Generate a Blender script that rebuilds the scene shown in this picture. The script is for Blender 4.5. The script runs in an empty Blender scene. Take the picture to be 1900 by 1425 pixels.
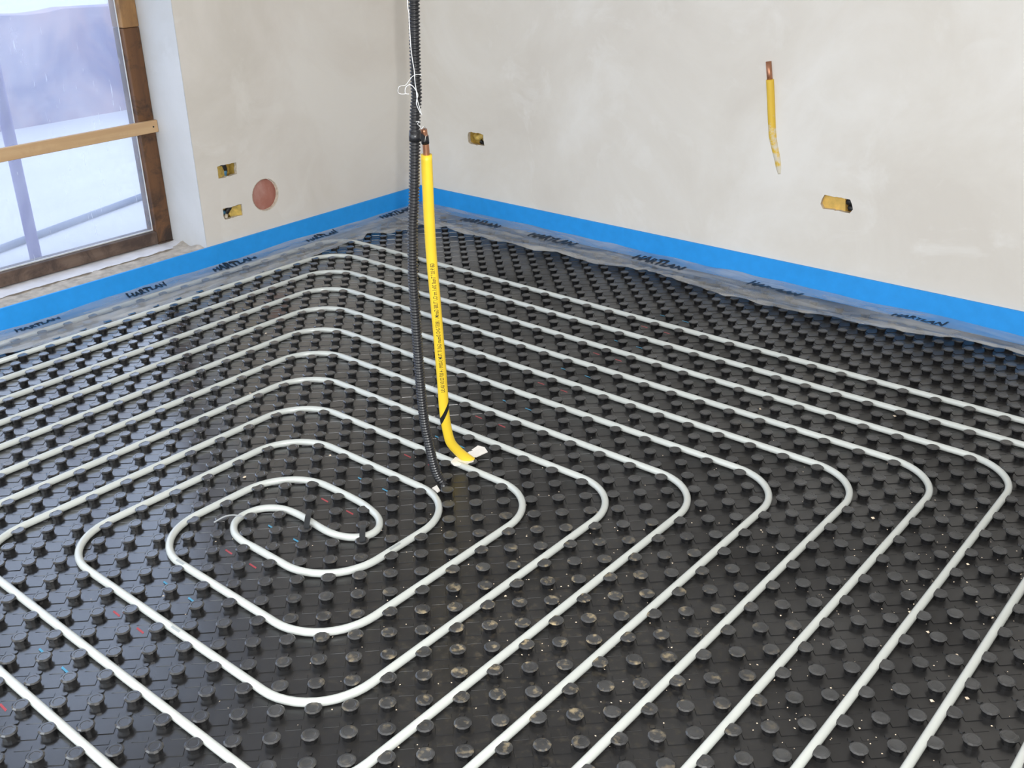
import bpy, bmesh, math, random
from mathutils import Vector, Matrix, noise

# ------------------------------------------------------------------ units
# The knob grid of the floor panels is the ruler: 1 unit = 50 mm. X runs along the right wall,
# Y along the left wall towards the viewer, Z up from the centre line of the heating pipe.
U = 0.05
ZB = 0.20                      # pipe centre above the panel, in units
def w(X, Y, Z=0.0):
    return Vector((X * U, -Y * U, (Z + ZB) * U))

random.seed(7)
scene = bpy.context.scene
col = scene.collection

# ------------------------------------------------------------------ camera
cam_d = bpy.data.cameras.new('camera')
cam = bpy.data.objects.new('camera', cam_d)
col.objects.link(cam)
CAMP = w(74.3136, 63.0262, 28.2251)
rx = Vector((0.7682, 0.6400, -0.0161)); dn = Vector((0.2618, -0.3370, -0.9044)); fw = Vector((-0.5842, 0.6905, -0.4265))
rx.normalize(); fw = (fw - rx * fw.dot(rx)).normalized(); up = rx.cross(fw)
M = Matrix(((rx.x, up.x, -fw.x, CAMP.x), (rx.y, up.y, -fw.y, CAMP.y), (rx.z, up.z, -fw.z, CAMP.z), (0, 0, 0, 1)))
cam.matrix_world = M
cam_d.sensor_width = 36.0
cam_d.lens = 1939.61 / 1900.0 * 36.0
cam_d.clip_start = 0.02
cam_d.clip_end = 400
scene.camera = cam

# ------------------------------------------------------------------ sky, lights, exposure
wd = bpy.data.worlds.new('sky'); scene.world = wd; wd.use_nodes = True
bgn = wd.node_tree.nodes['Background']
bgn.inputs[0].default_value = (0.87, 0.935, 1.0, 1)
bgn.inputs[1].default_value = 1.75
scene.view_settings.view_transform = 'Standard'
scene.view_settings.look = 'None'
scene.view_settings.gamma = 1.0
scene.view_settings.use_curve_mapping = False
scene.view_settings.exposure = 1.06
try:
    scene.cycles.use_denoising = True
    scene.cycles.max_bounces = 10
    scene.cycles.diffuse_bounces = 6
    scene.cycles.transparent_max_bounces = 16
    scene.cycles.sample_clamp_indirect = 6.0
except Exception:
    pass

def portal(name, c, sx, sy, direction):
    d = bpy.data.lights.new(name, 'AREA'); d.shape = 'RECTANGLE'; d.size = sx; d.size_y = sy
    d.cycles.is_portal = True
    o = bpy.data.objects.new(name, d); col.objects.link(o); o.location = c
    o.rotation_euler = Vector(direction).to_track_quat('-Z', 'Y').to_euler()
portal('window_daylight', w(-5.5, 39, 24), 46 * U, 44 * U, (1, 0, 0))
portal('added_rear_daylight', w(45, 76.5, 21.3), 74 * U, 41.5 * U, (0, 1, 0))  # sampling portal for the unseen opening added behind the camera
portal('added_side_daylight', w(86.5, 58, 33), 28 * U, 30 * U, (-1, 0, 0))  # sampling portal for the unseen opening added beside the camera

# the camera's own flash, just right of and above the lens
fl = bpy.data.lights.new('camera_flash', 'POINT'); fl.energy = 68.0; fl.shadow_soft_size = 0.008
fl.color = (1.0, 0.98, 0.95)
flo = bpy.data.objects.new('camera_flash', fl); col.objects.link(flo)
flo.location = CAMP + rx * 0.055 + up * 0.035 + fw * 0.02

# ------------------------------------------------------------------ materials
def nodes_of(name):
    m = bpy.data.materials.new(name); m.use_nodes = True
    nt = m.node_tree
    return m, nt, nt.nodes['Principled BSDF']
def add(nt, kind, **kw):
    n = nt.nodes.new(kind)
    for k, v in kw.items():
        if k.startswith('i_'):
            n.inputs[k[2:].replace('_', ' ')].default_value = v
        else:
            setattr(n, k, v)
    return n
def mixc(nt, fac, a, b):
    n = nt.nodes.new('ShaderNodeMix'); n.data_type = 'RGBA'
    for sock, v in ((n.inputs[0], fac), (n.inputs[6], a), (n.inputs[7], b)):
        if hasattr(v, 'is_linked'):
            nt.links.new(v, sock)
        else:
            sock.default_value = v
    return n.outputs[2]
def noise_tex(nt, vec, scale, detail=4.0, rough=0.55, dist=0.0):
    n = add(nt, 'ShaderNodeTexNoise'); n.inputs['Scale'].default_value = scale
    n.inputs['Detail'].default_value = detail; n.inputs['Roughness'].default_value = rough
    n.inputs['Distortion'].default_value = dist
    if vec is not None:
        nt.links.new(vec, n.inputs['Vector'])
    return n.outputs[0]
def ramp(nt, fac, stops):
    r = add(nt, 'ShaderNodeValToRGB')
    cr = r.color_ramp
    while len(cr.elements) < len(stops):
        cr.elements.new(0.5)
    for e, (pos, c) in zip(cr.elements, stops):
        e.position = pos; e.color = c if len(c) == 4 else (*c, 1)
    nt.links.new(fac, r.inputs[0])
    return r.outputs[0]
def pos_of(nt):
    return add(nt, 'ShaderNodeNewGeometry').outputs['Position']
def bump(nt, bsdf, h, strength, dist):
    b = add(nt, 'ShaderNodeBump'); b.inputs['Strength'].default_value = strength; b.inputs['Distance'].default_value = dist
    nt.links.new(h, b.inputs['Height']); nt.links.new(b.outputs[0], bsdf.inputs['Normal'])
def simple(name, color, rough=0.5, metal=0.0, var=0.0, scale=30.0, spec=0.5):
    m, nt, b = nodes_of(name)
    b.inputs['Roughness'].default_value = rough; b.inputs['Metallic'].default_value = metal
    b.inputs['Specular IOR Level'].default_value = spec
    if var > 0:
        n = noise_tex(nt, pos_of(nt), scale, 5)
        dark = tuple(max(0, c * (1 - var)) for c in color); lite = tuple(min(1, c * (1 + var)) for c in color)
        nt.links.new(ramp(nt, n, [(0.3, dark), (0.7, lite)]), b.inputs['Base Color'])
    else:
        b.inputs['Base Color'].default_value = (*color, 1)
    return m

def plaster(name, base, pale, dark, seed):
    m, nt, b = nodes_of(name)
    p = pos_of(nt)
    mp = add(nt, 'ShaderNodeMapping'); mp.inputs['Location'].default_value = (seed, seed * 2, seed * 3)
    nt.links.new(p, mp.inputs[0]); v = mp.outputs[0]
    n1 = noise_tex(nt, v, 1.7, 6, 0.6, 0.5)
    n2 = noise_tex(nt, v, 4.5, 5, 0.6, 0.8)
    n3 = noise_tex(nt, v, 60, 3)
    c1 = ramp(nt, n1, [(0.35, dark), (0.5, base), (0.68, pale)])
    f2 = ramp(nt, n2, [(0.56, (0, 0, 0)), (0.72, (0.8, 0.8, 0.8))])
    c2 = mixc(nt, f2, c1, (*pale, 1))
    nt.links.new(c2, b.inputs['Base Color'])
    b.inputs['Roughness'].default_value = 0.85
    b.inputs['Specular IOR Level'].default_value = 0.2
    bump(nt, b, n3, 0.10, 0.002)
    return m

MAT = {}
MAT['plaster'] = plaster('wall_plaster', (0.70, 0.665, 0.612), (0.755, 0.73, 0.69), (0.66, 0.62, 0.565), 0.0)
MAT['plaster_left'] = plaster('wall_plaster_left', (0.69, 0.645, 0.59), (0.74, 0.705, 0.655), (0.64, 0.595, 0.535), 4.3)
MAT['reveal'] = plaster('reveal_plaster', (0.56, 0.56, 0.555), (0.60, 0.60, 0.60), (0.52, 0.51, 0.49), 9.1)
MAT['ceiling'] = plaster('ceiling_plaster', (0.76, 0.75, 0.72), (0.8, 0.79, 0.77), (0.72, 0.70, 0.67), 2.2)
MAT['cut_plaster'] = simple('cut_plaster_edge', (0.55, 0.48, 0.38), 0.9, 0, 0.25, 90)

# black plastic of the panels; dried building dust lies on one patch of it
def panel_mat(name, dust, rough=0.19, film_col=(0.062, 0.062, 0.062, 1), film_min=0.22):
    m, nt, b = nodes_of(name)
    p = pos_of(nt)
    n1 = noise_tex(nt, p, 35, 4)
    base = ramp(nt, n1, [(0.35, (0.005, 0.005, 0.0056)), (0.7, (0.009, 0.009, 0.0098))])
    # general fine grey film
    n2 = noise_tex(nt, p, 3.0, 5, 0.6)
    sxx = add(nt, 'ShaderNodeSeparateXYZ'); nt.links.new(p, sxx.inputs[0])
    dif = add(nt, 'ShaderNodeMath', operation='MULTIPLY_ADD'); nt.links.new(sxx.outputs['Y'], dif.inputs[0]); dif.inputs[1].default_value = 0.70; nt.links.new(sxx.outputs['X'], dif.inputs[2])
    walk = add(nt, 'ShaderNodeMapRange'); walk.inputs[1].default_value = 0.25; walk.inputs[2].default_value = 1.05
    walk.inputs[3].default_value = 0.0; walk.inputs[4].default_value = 1.0
    nt.links.new(dif.outputs[0], walk.inputs[0])
    wn = add(nt, 'ShaderNodeMapRange'); wn.inputs[1].default_value = 0.35; wn.inputs[2].default_value = 0.70; wn.inputs[3].default_value = 0.55; wn.inputs[4].default_value = 1.0
    nt.links.new(n2, wn.inputs[0])
    fm = add(nt, 'ShaderNodeMath', operation='MULTIPLY'); nt.links.new(walk.outputs[0], fm.inputs[0]); nt.links.new(wn.outputs[0], fm.inputs[1])
    film = fm.outputs[0]
    # scuffing and dust sit on the faces that look up
    g0 = add(nt, 'ShaderNodeNewGeometry'); s0 = add(nt, 'ShaderNodeSeparateXYZ'); nt.links.new(g0.outputs['Normal'], s0.inputs[0])
    u0 = add(nt, 'ShaderNodeMapRange'); u0.inputs[1].default_value = 0.35; u0.inputs[2].default_value = 0.85; nt.links.new(s0.outputs['Z'], u0.inputs[0])
    fmin = add(nt, 'ShaderNodeMath', operation='MAXIMUM'); nt.links.new(film, fmin.inputs[0]); fmin.inputs[1].default_value = film_min
    fu = add(nt, 'ShaderNodeMath', operation='MULTIPLY'); nt.links.new(fmin.outputs[0], fu.inputs[0]); nt.links.new(u0.outputs[0], fu.inputs[1])
    pv = add(nt, 'ShaderNodeMapRange'); pv.inputs[1].default_value = 0.35; pv.inputs[2].default_value = 0.65; pv.inputs[3].default_value = 0.45; pv.inputs[4].default_value = 1.05
    nt.links.new(noise_tex(nt, p, 24, 3, 0.6), pv.inputs[0])
    fv = add(nt, 'ShaderNodeMath', operation='MULTIPLY'); nt.links.new(fu.outputs[0], fv.inputs[0]); nt.links.new(pv.outputs[0], fv.inputs[1])
    c = mixc(nt, fv.outputs[0], base, film_col)
    # tan dust patch in the middle of the room
    d = add(nt, 'ShaderNodeVectorMath', operation='DISTANCE'); nt.links.new(p, d.inputs[0]); d.inputs[1].default_value = w(52.0, 35.5, 0)
    mr = add(nt, 'ShaderNodeMapRange'); mr.inputs[1].default_value = 0.10; mr.inputs[2].default_value = 0.60
    mr.inputs[3].default_value = 1.0; mr.inputs[4].default_value = 0.0
    nt.links.new(d.outputs['Value'], mr.inputs[0])
    n3 = noise_tex(nt, p, 55, 3, 0.6)
    sp = ramp(nt, n3, [(0.54, (0, 0, 0)), (0.70, (1, 1, 1))])
    mul = add(nt, 'ShaderNodeMath', operation='MULTIPLY'); nt.links.new(sp, mul.inputs[0]); nt.links.new(mr.outputs[0], mul.inputs[1])
    mul2 = add(nt, 'ShaderNodeMath', operation='MULTIPLY'); nt.links.new(mul.outputs[0], mul2.inputs[0]); mul2.inputs[1].default_value = dust
    # dust only settles on faces that look up
    g = add(nt, 'ShaderNodeNewGeometry'); sx = add(nt, 'ShaderNodeSeparateXYZ'); nt.links.new(g.outputs['Normal'], sx.inputs[0])
    upm = add(nt, 'ShaderNodeMapRange'); upm.inputs[1].default_value = 0.3; upm.inputs[2].default_value = 0.8
    nt.links.new(sx.outputs['Z'], upm.inputs[0])
    mul3 = add(nt, 'ShaderNodeMath', operation='MULTIPLY'); nt.links.new(mul2.outputs[0], mul3.inputs[0]); nt.links.new(upm.outputs[0], mul3.inputs[1])
    c2 = mixc(nt, mul3.outputs[0], c, (0.42, 0.33, 0.19, 1))
    nt.links.new(c2, b.inputs['Base Color'])
    spc = add(nt, 'ShaderNodeMath', operation='MULTIPLY_ADD'); nt.links.new(film, spc.inputs[0]); spc.inputs[1].default_value = -0.45; spc.inputs[2].default_value = 0.8
    nt.links.new(spc.outputs[0], b.inputs['Specular IOR Level'])
    inv = add(nt, 'ShaderNodeMath', operation='MULTIPLY_ADD'); nt.links.new(film, inv.inputs[0]); inv.inputs[1].default_value = -0.9; inv.inputs[2].default_value = 0.9
    nt.links.new(inv.outputs[0], b.inputs['Coat Weight']); b.inputs['Coat Roughness'].default_value = rough * 0.9; b.inputs['Coat IOR'].default_value = 1.6
    rr = add(nt, 'ShaderNodeMapRange'); rr.inputs[3].default_value = rough; rr.inputs[4].default_value = 0.52
    nt.links.new(film, rr.inputs[0])
    rm = add(nt, 'ShaderNodeMath', operation='ADD'); nt.links.new(rr.outputs[0], rm.inputs[0]); nt.links.new(mul3.outputs[0], rm.inputs[1])
    nt.links.new(rm.outputs[0], b.inputs['Roughness'])
    bump(nt, b, noise_tex(nt, p, 160, 2), 0.05, 0.001)
    return m
MAT['knob'] = panel_mat('knob_plastic', 0.8)
MAT['panel'] = panel_mat('panel_plastic', 0.10, 0.22, (0.0165, 0.0155, 0.0150, 1), 0.0)

MAT['pipe'] = simple('heating_pipe_plastic', (0.52, 0.54, 0.51), 0.20, 0, 0.03, 14, 0.8)
MAT['pipe_print'] = simple('pipe_print', (0.30, 0.32, 0.32), 0.5)
MAT['blue'] = simple('blue_edge_foam', (0.016, 0.30, 0.78), 0.5, 0, 0.05, 25)
MAT['ink'] = simple('black_print', (0.012, 0.013, 0.014), 0.5)

def film_mat(name, sc):
    m, nt, b = nodes_of(name)
    out = nt.nodes['Material Output']
    mp = add(nt, 'ShaderNodeMapping'); mp.inputs['Scale'].default_value = sc
    nt.links.new(pos_of(nt), mp.inputs[0]); p = mp.outputs[0]
    n = noise_tex(nt, p, 10, 3, 0.5, 0.8)
    b.inputs['Base Color'].default_value = (0.62, 0.62, 0.61, 1)
    b.inputs['Roughness'].default_value = 0.25
    tr = add(nt, 'ShaderNodeBsdfTransparent'); tr.inputs[0].default_value = (0.93, 0.94, 0.95, 1)
    f = ramp(nt, n, [(0.3, (0.20, 0.20, 0.20)), (0.72, (0.54, 0.54, 0.54))])
    mx = add(nt, 'ShaderNodeMixShader')
    nt.links.new(f, mx.inputs[0]); nt.links.new(tr.outputs[0], mx.inputs[1]); nt.links.new(b.outputs[0], mx.inputs[2])
    nt.links.new(mx.outputs[0], out.inputs[0])
    bump(nt, b, noise_tex(nt, p, 16, 2, 0.5, 1.0), 0.30, 0.006)
    return m
MAT['film'] = film_mat('clear_film', (0.3, 1.6, 1.0))
MAT['film_l'] = film_mat('clear_film_window_side', (1.6, 0.3, 1.0))

def pane_mat():
    m, nt, b = nodes_of('dirty_plastic_pane')
    out = nt.nodes['Material Output']
    p = pos_of(nt)
    n = noise_tex(nt, p, 2.6, 6, 0.65, 0.8)
    b.inputs['Base Color'].default_value = (0.72, 0.76, 0.84, 1)
    b.inputs['Roughness'].default_value = 0.12
    tl = add(nt, 'ShaderNodeBsdfTranslucent'); tl.inputs[0].default_value = (0.62, 0.66, 0.76, 1)
    tr = add(nt, 'ShaderNodeBsdfTransparent'); tr.inputs[0].default_value = (0.72, 0.76, 0.84, 1)
    a1 = add(nt, 'ShaderNodeMixShader'); a1.inputs[0].default_value = 0.25
    nt.links.new(tl.outputs[0], a1.inputs[1]); nt.links.new(b.outputs[0], a1.inputs[2])
    # scratches: thin stretched noise
    mp = add(nt, 'ShaderNodeMapping'); mp.inputs['Rotation'].default_value = (0.95, 0.3, 0.4); mp.inputs['Scale'].default_value = (1, 75, 6)
    nt.links.new(p, mp.inputs[0])
    s = ramp(nt, noise_tex(nt, mp.outputs[0], 1.6, 2, 0.5), [(0.69, (0, 0, 0)), (0.80, (0.35, 0.35, 0.35))])
    f = ramp(nt, n, [(0.30, (0.12, 0.12, 0.12)), (0.75, (0.34, 0.34, 0.34))])
    ad = add(nt, 'ShaderNodeMath', operation='ADD'); ad.use_clamp = True
    nt.links.new(f, ad.inputs[0]); nt.links.new(s, ad.inputs[1])
    mx = add(nt, 'ShaderNodeMixShader')
    nt.links.new(ad.outputs[0], mx.inputs[0]); nt.links.new(tr.outputs[0], mx.inputs[1]); nt.links.new(a1.outputs[0], mx.inputs[2])
    nt.links.new(mx.outputs[0], out.inputs[0])
    return m
MAT['pane'] = pane_mat()

def wood(name, cols, scale, axis):
    m, nt, b = nodes_of(name)
    p = pos_of(nt)
    mp = add(nt, 'ShaderNodeMapping')
    sc = [14, 14, 14]; sc[axis] = 1.2
    mp.inputs['Scale'].default_value = sc
    nt.links.new(p, mp.inputs[0])
    g = noise_tex(nt, mp.outputs[0], scale, 5, 0.6, 0.6)
    st = noise_tex(nt, p, 9, 5, 0.7, 0.5)
    c = ramp(nt, g, [(0.3, cols[0]), (0.55, cols[1]), (0.75, cols[2])])
    f = ramp(nt, st, [(0.44, (0, 0, 0)), (0.62, (0.9, 0.9, 0.9))])
    nt.links.new(mixc(nt, f, c, (*cols[3], 1)), b.inputs['Base Color'])
    b.inputs['Roughness'].default_value = 0.7
    bump(nt, b, g, 0.2, 0.002)
    return m
MAT['frame'] = wood('old_brown_frame_wood', ((0.085, 0.036, 0.015), (0.15, 0.068, 0.026), (0.21, 0.11, 0.045), (0.022, 0.014, 0.010)), 1.0, 2)
MAT['frame_top'] = wood('orange_frame_wood', ((0.22, 0.11, 0.04), (0.32, 0.17, 0.065), (0.40, 0.24, 0.10), (0.20, 0.11, 0.05)), 1.0, 2)
MAT['rail'] = wood('grey_brown_rail_wood', ((0.075, 0.046, 0.032), (0.12, 0.077, 0.053), (0.16, 0.11, 0.08), (0.05, 0.030, 0.022)), 1.0, 1)
MAT['batten'] = wood('pale_batten_wood', ((0.46, 0.28, 0.14), (0.55, 0.36, 0.19), (0.62, 0.43, 0.25), (0.50, 0.32, 0.17)), 1.0, 1)
MAT['bead'] = simple('grey_bead', (0.55, 0.56, 0.57), 0.5, 0, 0.1, 20)
MAT['mortar'] = simple('rough_mortar', (0.46, 0.41, 0.35), 0.95, 0, 0.25, 35)
MAT['sill_white'] = simple('white_limed_sill', (0.74, 0.73, 0.75), 0.8, 0, 0.12, 12)
MAT['copper'] = simple('copper', (0.42, 0.20, 0.115), 0.38, 0.75, 0.2, 30)
MAT['yellow'] = simple('yellow_coating', (0.84, 0.58, 0.035), 0.42, 0, 0.04, 18)
def yellow_worn():
    m, nt, b = nodes_of('yellow_coating_plastered')
    p = pos_of(nt)
    n = noise_tex(nt, p, 28, 5, 0.65)
    sx = add(nt, 'ShaderNodeSeparateXYZ'); nt.links.new(p, sx.inputs[0])
    mr = add(nt, 'ShaderNodeMapRange'); mr.inputs[1].default_value = (15.0 + ZB) * U; mr.inputs[2].default_value = (9.2 + ZB) * U
    mr.inputs[3].default_value = -0.22; mr.inputs[4].default_value = 0.12
    nt.links.new(sx.outputs['Z'], mr.inputs[0])
    ad = add(nt, 'ShaderNodeMath', operation='ADD'); nt.links.new(n, ad.inputs[0]); nt.links.new(mr.outputs[0], ad.inputs[1])
    f = ramp(nt, ad.outputs[0], [(0.46, (0, 0, 0)), (0.60, (1, 1, 1))])
    nt.links.new(mixc(nt, f, (0.72, 0.47, 0.045, 1), (0.66, 0.60, 0.48, 1)), b.inputs['Base Color'])
    b.inputs['Roughness'].default_value = 0.6
    return m
MAT['yellow_worn'] = yellow_worn()
MAT['conduit'] = simple('black_conduit', (0.016, 0.016, 0.018), 0.28, 0, 0.2, 40)
MAT['tape'] = simple('black_tape', (0.012, 0.012, 0.014), 0.25)
MAT['wire'] = simple('galvanised_wire', (0.72, 0.72, 0.72), 0.32, 0.7)
MAT['box'] = simple('ochre_box_plastic', (0.52, 0.36, 0.085), 0.6, 0, 0.35, 45)
MAT['box2'] = simple('orange_box_plastic', (0.66, 0.42, 0.10), 0.6, 0, 0.15, 45)
MAT['hole_dark'] = simple('dark_conduit_end', (0.010, 0.010, 0.011), 0.5)
MAT['blue_conduit'] = simple('blue_conduit', (0.05, 0.17, 0.28), 0.4)
MAT['terracotta'] = plaster('terracotta_cap', (0.40, 0.17, 0.13), (0.60, 0.40, 0.35), (0.30, 0.11, 0.08), 1.3)
MAT['scrap'] = simple('white_paper', (0.82, 0.78, 0.72), 0.8, 0, 0.06, 40)
MAT['strap'] = simple('grey_black_strap', (0.022, 0.024, 0.026), 0.35)
MAT['tie'] = simple('grey_tie', (0.28, 0.29, 0.30), 0.35)
MAT['red'] = simple('red_print', (0.36, 0.05, 0.06), 0.5)
MAT['lblue'] = simple('blue_print', (0.06, 0.26, 0.42), 0.5)
MAT['crumb'] = simple('plaster_crumbs', (0.68, 0.56, 0.42), 0.9, 0, 0.35, 200)
MAT['terrace'] = simple('pale_terrace', (0.50, 0.50, 0.52), 0.9, 0, 0.06, 2)
def parapet_mat():
    m, nt, b = nodes_of('mauve_parapet')
    p = pos_of(nt)
    n = noise_tex(nt, p, 1.3, 5, 0.6, 0.5)
    nt.links.new(ramp(nt, n, [(0.35, (0.16, 0.15, 0.26)), (0.5, (0.30, 0.24, 0.30)), (0.65, (0.40, 0.30, 0.33)), (0.8, (0.50, 0.46, 0.52))]), b.inputs['Base Color'])
    b.inputs['Roughness'].default_value = 0.9
    return m
MAT['parapet'] = parapet_mat()
MAT['post'] = simple('violet_post', (0.16, 0.13, 0.33), 0.5)
MAT['dark_tube'] = simple('dark_blue_tube', (0.10, 0.13, 0.20), 0.5)

# ------------------------------------------------------------------ helpers
def link(name, me, mat=None, parent=None, smooth=False):
    o = bpy.data.objects.new(name, me); col.objects.link(o)
    if mat is not None and not me.materials:
        me.materials.append(MAT[mat] if isinstance(mat, str) else mat)
    if parent is not None:
        o.parent = parent
    if smooth:
        for f in me.polygons:
            f.use_smooth = True
    return o
def mesh(name, verts, faces):
    me = bpy.data.meshes.new(name); me.from_pydata([tuple(v) for v in verts], [], faces); me.update()
    return me
def tag(o, label, cat, group=None, kind=None):
    if label: o['label'] = label
    if cat: o['category'] = cat
    if group: o['group'] = group
    if kind: o['kind'] = kind
    return o
def structure(o, label=None):
    o['kind'] = 'structure'
    if label: o['label'] = label
    return o
def empty(name, loc):
    o = bpy.data.objects.new(name, None); col.objects.link(o); o.location = loc; o.empty_display_size = 0.05
    return o
def child(o, parent):
    """parent keeping world placement (parents here are only translated)"""
    o.parent = parent
    o.matrix_parent_inverse = Matrix.Translation(-parent.location)
    return o
def box_mesh(name, x0, x1, y0, y1, z0, z1, bev=0.0):
    bm = bmesh.new(); bmesh.ops.create_cube(bm, size=1)
    a = w(x0, y0, z0); b_ = w(x1, y1, z1)
    lo = Vector((min(a.x, b_.x), min(a.y, b_.y), min(a.z, b_.z))); hi = Vector((max(a.x, b_.x), max(a.y, b_.y), max(a.z, b_.z)))
    for v in bm.verts:
        v.co = Vector(((lo.x + hi.x) / 2 + v.co.x * (hi.x - lo.x), (lo.y + hi.y) / 2 + v.co.y * (hi.y - lo.y), (lo.z + hi.z) / 2 + v.co.z * (hi.z - lo.z)))
    if bev > 0:
        bmesh.ops.bevel(bm, geom=bm.edges[:], offset=bev * U, segments=1, affect='EDGES')
    me = bpy.data.meshes.new(name); bm.to_mesh(me); bm.free()
    return me
def frames(pts):
    """tangents and a rotation-minimising normal along a polyline"""
    n = len(pts); T = []
    for i in range(n):
        a = pts[max(0, i - 1)]; b_ = pts[min(n - 1, i + 1)]
        T.append((b_ - a).normalized())
    ref = Vector((0, 0, 1)) if abs(T[0].z) < 0.9 else Vector((1, 0, 0))
    N = [(ref - T[0] * ref.dot(T[0])).normalized()]
    for i in range(1, n):
        v = N[-1] - T[i] * N[-1].dot(T[i])
        N.append(v.normalized())
    return T, N
def tube(name, pts, rad, sides=12, caps=True):
    """sweep; rad is a number or one radius for each point (world units)"""
    T, N = frames(pts); verts = []; faces = []
    for i, p in enumerate(pts):
        r = rad[i] if isinstance(rad, (list, tuple)) else rad
        B = T[i].cross(N[i])
        for k in range(sides):
            a = 2 * math.pi * k / sides
            verts.append(p + N[i] * (r * math.cos(a)) + B * (r * math.sin(a)))
    for i in range(len(pts) - 1):
        for k in range(sides):
            k2 = (k + 1) % sides
            faces.append((i * sides + k, i * sides + k2, (i + 1) * sides + k2, (i + 1) * sides + k))
    if caps:
        faces.append(tuple(range(sides - 1, -1, -1)))
        faces.append(tuple((len(pts) - 1) * sides + k for k in range(sides)))
    return mesh(name, verts, faces)
def catmull(P, per=6):
    out = []
    for i in range(len(P) - 1):
        p0 = P[max(0, i - 1)]; p1 = P[i]; p2 = P[i + 1]; p3 = P[min(len(P) - 1, i + 2)]
        for k in range(per):
            t = k / per
            out.append(0.5 * ((2 * p1) + (p2 - p0) * t + (2 * p0 - 5 * p1 + 4 * p2 - p3) * t * t + (3 * p1 - p0 - 3 * p2 + p3) * t ** 3))
    out.append(P[-1].copy())
    return out
def resample(pts, step):
    out = [pts[0].copy()]; acc = 0.0
    for i in range(len(pts) - 1):
        a, b_ = pts[i], pts[i + 1]; L = (b_ - a).length
        if L < 1e-9: continue
        d = step - acc
        while d <= L:
            out.append(a.lerp(b_, d / L)); d += step
        acc = L - (d - step)
    return out

# ------------------------------------------------------------------ room shell
XW, YW, ZC = 1.8, -9.2, 54.0          # inner face of the left wall, of the right wall, ceiling
XE, YE = 86.0, 76.0                  # wall opposite the left wall, wall behind the camera
ZF = -0.2

def wall_mesh(name, to_world, u0, u1, v0, v1, rects=(), polys=(), depth=0.35, inward=None):
    """a wall face with rectangular openings and small irregular cut-outs that have a plaster edge"""
    us = {u0, u1}; vs = {v0, v1}; cells = []
    for (a, b_, c, d) in rects:
        us |= {a, b_}; vs |= {c, d}
    for (cell, poly) in polys:
        us |= {cell[0], cell[1]}; vs |= {cell[2], cell[3]}
    us = sorted(us); vs = sorted(vs)
    verts = []; faces = []; mats = []
    def V(u, v, d=0.0):
        verts.append(to_world(u, v, d)); return len(verts) - 1
    for i in range(len(us) - 1):
        for j in range(len(vs) - 1):
            cu, cv = (us[i] + us[i + 1]) / 2, (vs[j] + vs[j + 1]) / 2
            if any(a < cu < b_ and c < cv < d for (a, b_, c, d) in rects):
                continue
            if any(c[0] < cu < c[1] and c[2] < cv < c[3] for c, _ in polys):
                continue
            faces.append((V(us[i], vs[j]), V(us[i + 1], vs[j]), V(us[i + 1], vs[j + 1]), V(us[i], vs[j + 1]))); mats.append(0)
    for (cell, poly) in polys:
        cu, cv = (cell[0] + cell[1]) / 2, (cell[2] + cell[3]) / 2
        n = len(poly); outer = []
        hu, hv = (cell[1] - cell[0]) / 2, (cell[3] - cell[2]) / 2
        for (pu, pv) in poly:
            du, dv = pu - cu, pv - cv
            s = min(hu / abs(du) if abs(du) > 1e-9 else 1e9, hv / abs(dv) if abs(dv) > 1e-9 else 1e9)
            outer.append([cu + du * s, cv + dv * s])
        for sx in (-1, 1):
            for sy in (-1, 1):
                k = min(range(n), key=lambda q: (outer[q][0] - cu - sx * hu) ** 2 + (outer[q][1] - cv - sy * hv) ** 2)
                outer[k] = [cu + sx * hu, cv + sy * hv]
        oi = [V(*q) for q in outer]; ii = [V(*q) for q in poly]; di = [V(q[0], q[1], depth) for q in poly]
        for k in range(n):
            k2 = (k + 1) % n
            faces.append((oi[k], oi[k2], ii[k2], ii[k])); mats.append(0)
            faces.append((ii[k], ii[k2], di[k2], di[k])); mats.append(1)
    me = mesh(name, verts, faces)
    return me, mats
def finish_wall(name, me, mats, m0):
    me.materials.append(MAT[m0]); me.materials.append(MAT['cut_plaster'])
    for f, k in zip(me.polygons, mats):
        f.material_index = k
    bm = bmesh.new(); bm.from_mesh(me)
    bmesh.ops.remove_doubles(bm, verts=bm.verts, dist=1e-5)
    bmesh.ops.recalc_face_normals(bm, faces=bm.faces)
    bm.to_mesh(me); bm.free()
    return structure(link(name, me))

def ragged(cu, cv, hu, hv, seed, n=20, jag=0.07):
    rnd = random.Random(seed); out = []
    for k in range(n):
        a = 2 * math.pi * (k + 0.5) / n
        c, s = math.cos(a), math.sin(a)
        m = min(hu / max(abs(c), 1e-6), hv / max(abs(s), 1e-6))
        j = 1 + rnd.uniform(-jag, jag)
        out.append((cu + c * m * j, cv + s * m * j))
    return out
def circle(cu, cv, r, n=32):
    return [(cu + r * math.cos(2 * math.pi * k / n), cv + r * math.sin(2 * math.pi * k / n)) for k in range(n)]

# cut-outs:  left wall u = Y, right wall u = X
LB = [(12.92, 7.90, 0.93, 0.50), (12.92, 4.40, 0.95, 0.47)]
DISC = (9.45, 5.12, 1.36)
RB = [(9.36, 7.56, 0.97, 0.56), (44.55, 7.20, 1.18, 0.50)]
WY0, WY1, WZ0, WZ1 = 15.9, 62.0, 1.75, 46.0      # window opening

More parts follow.
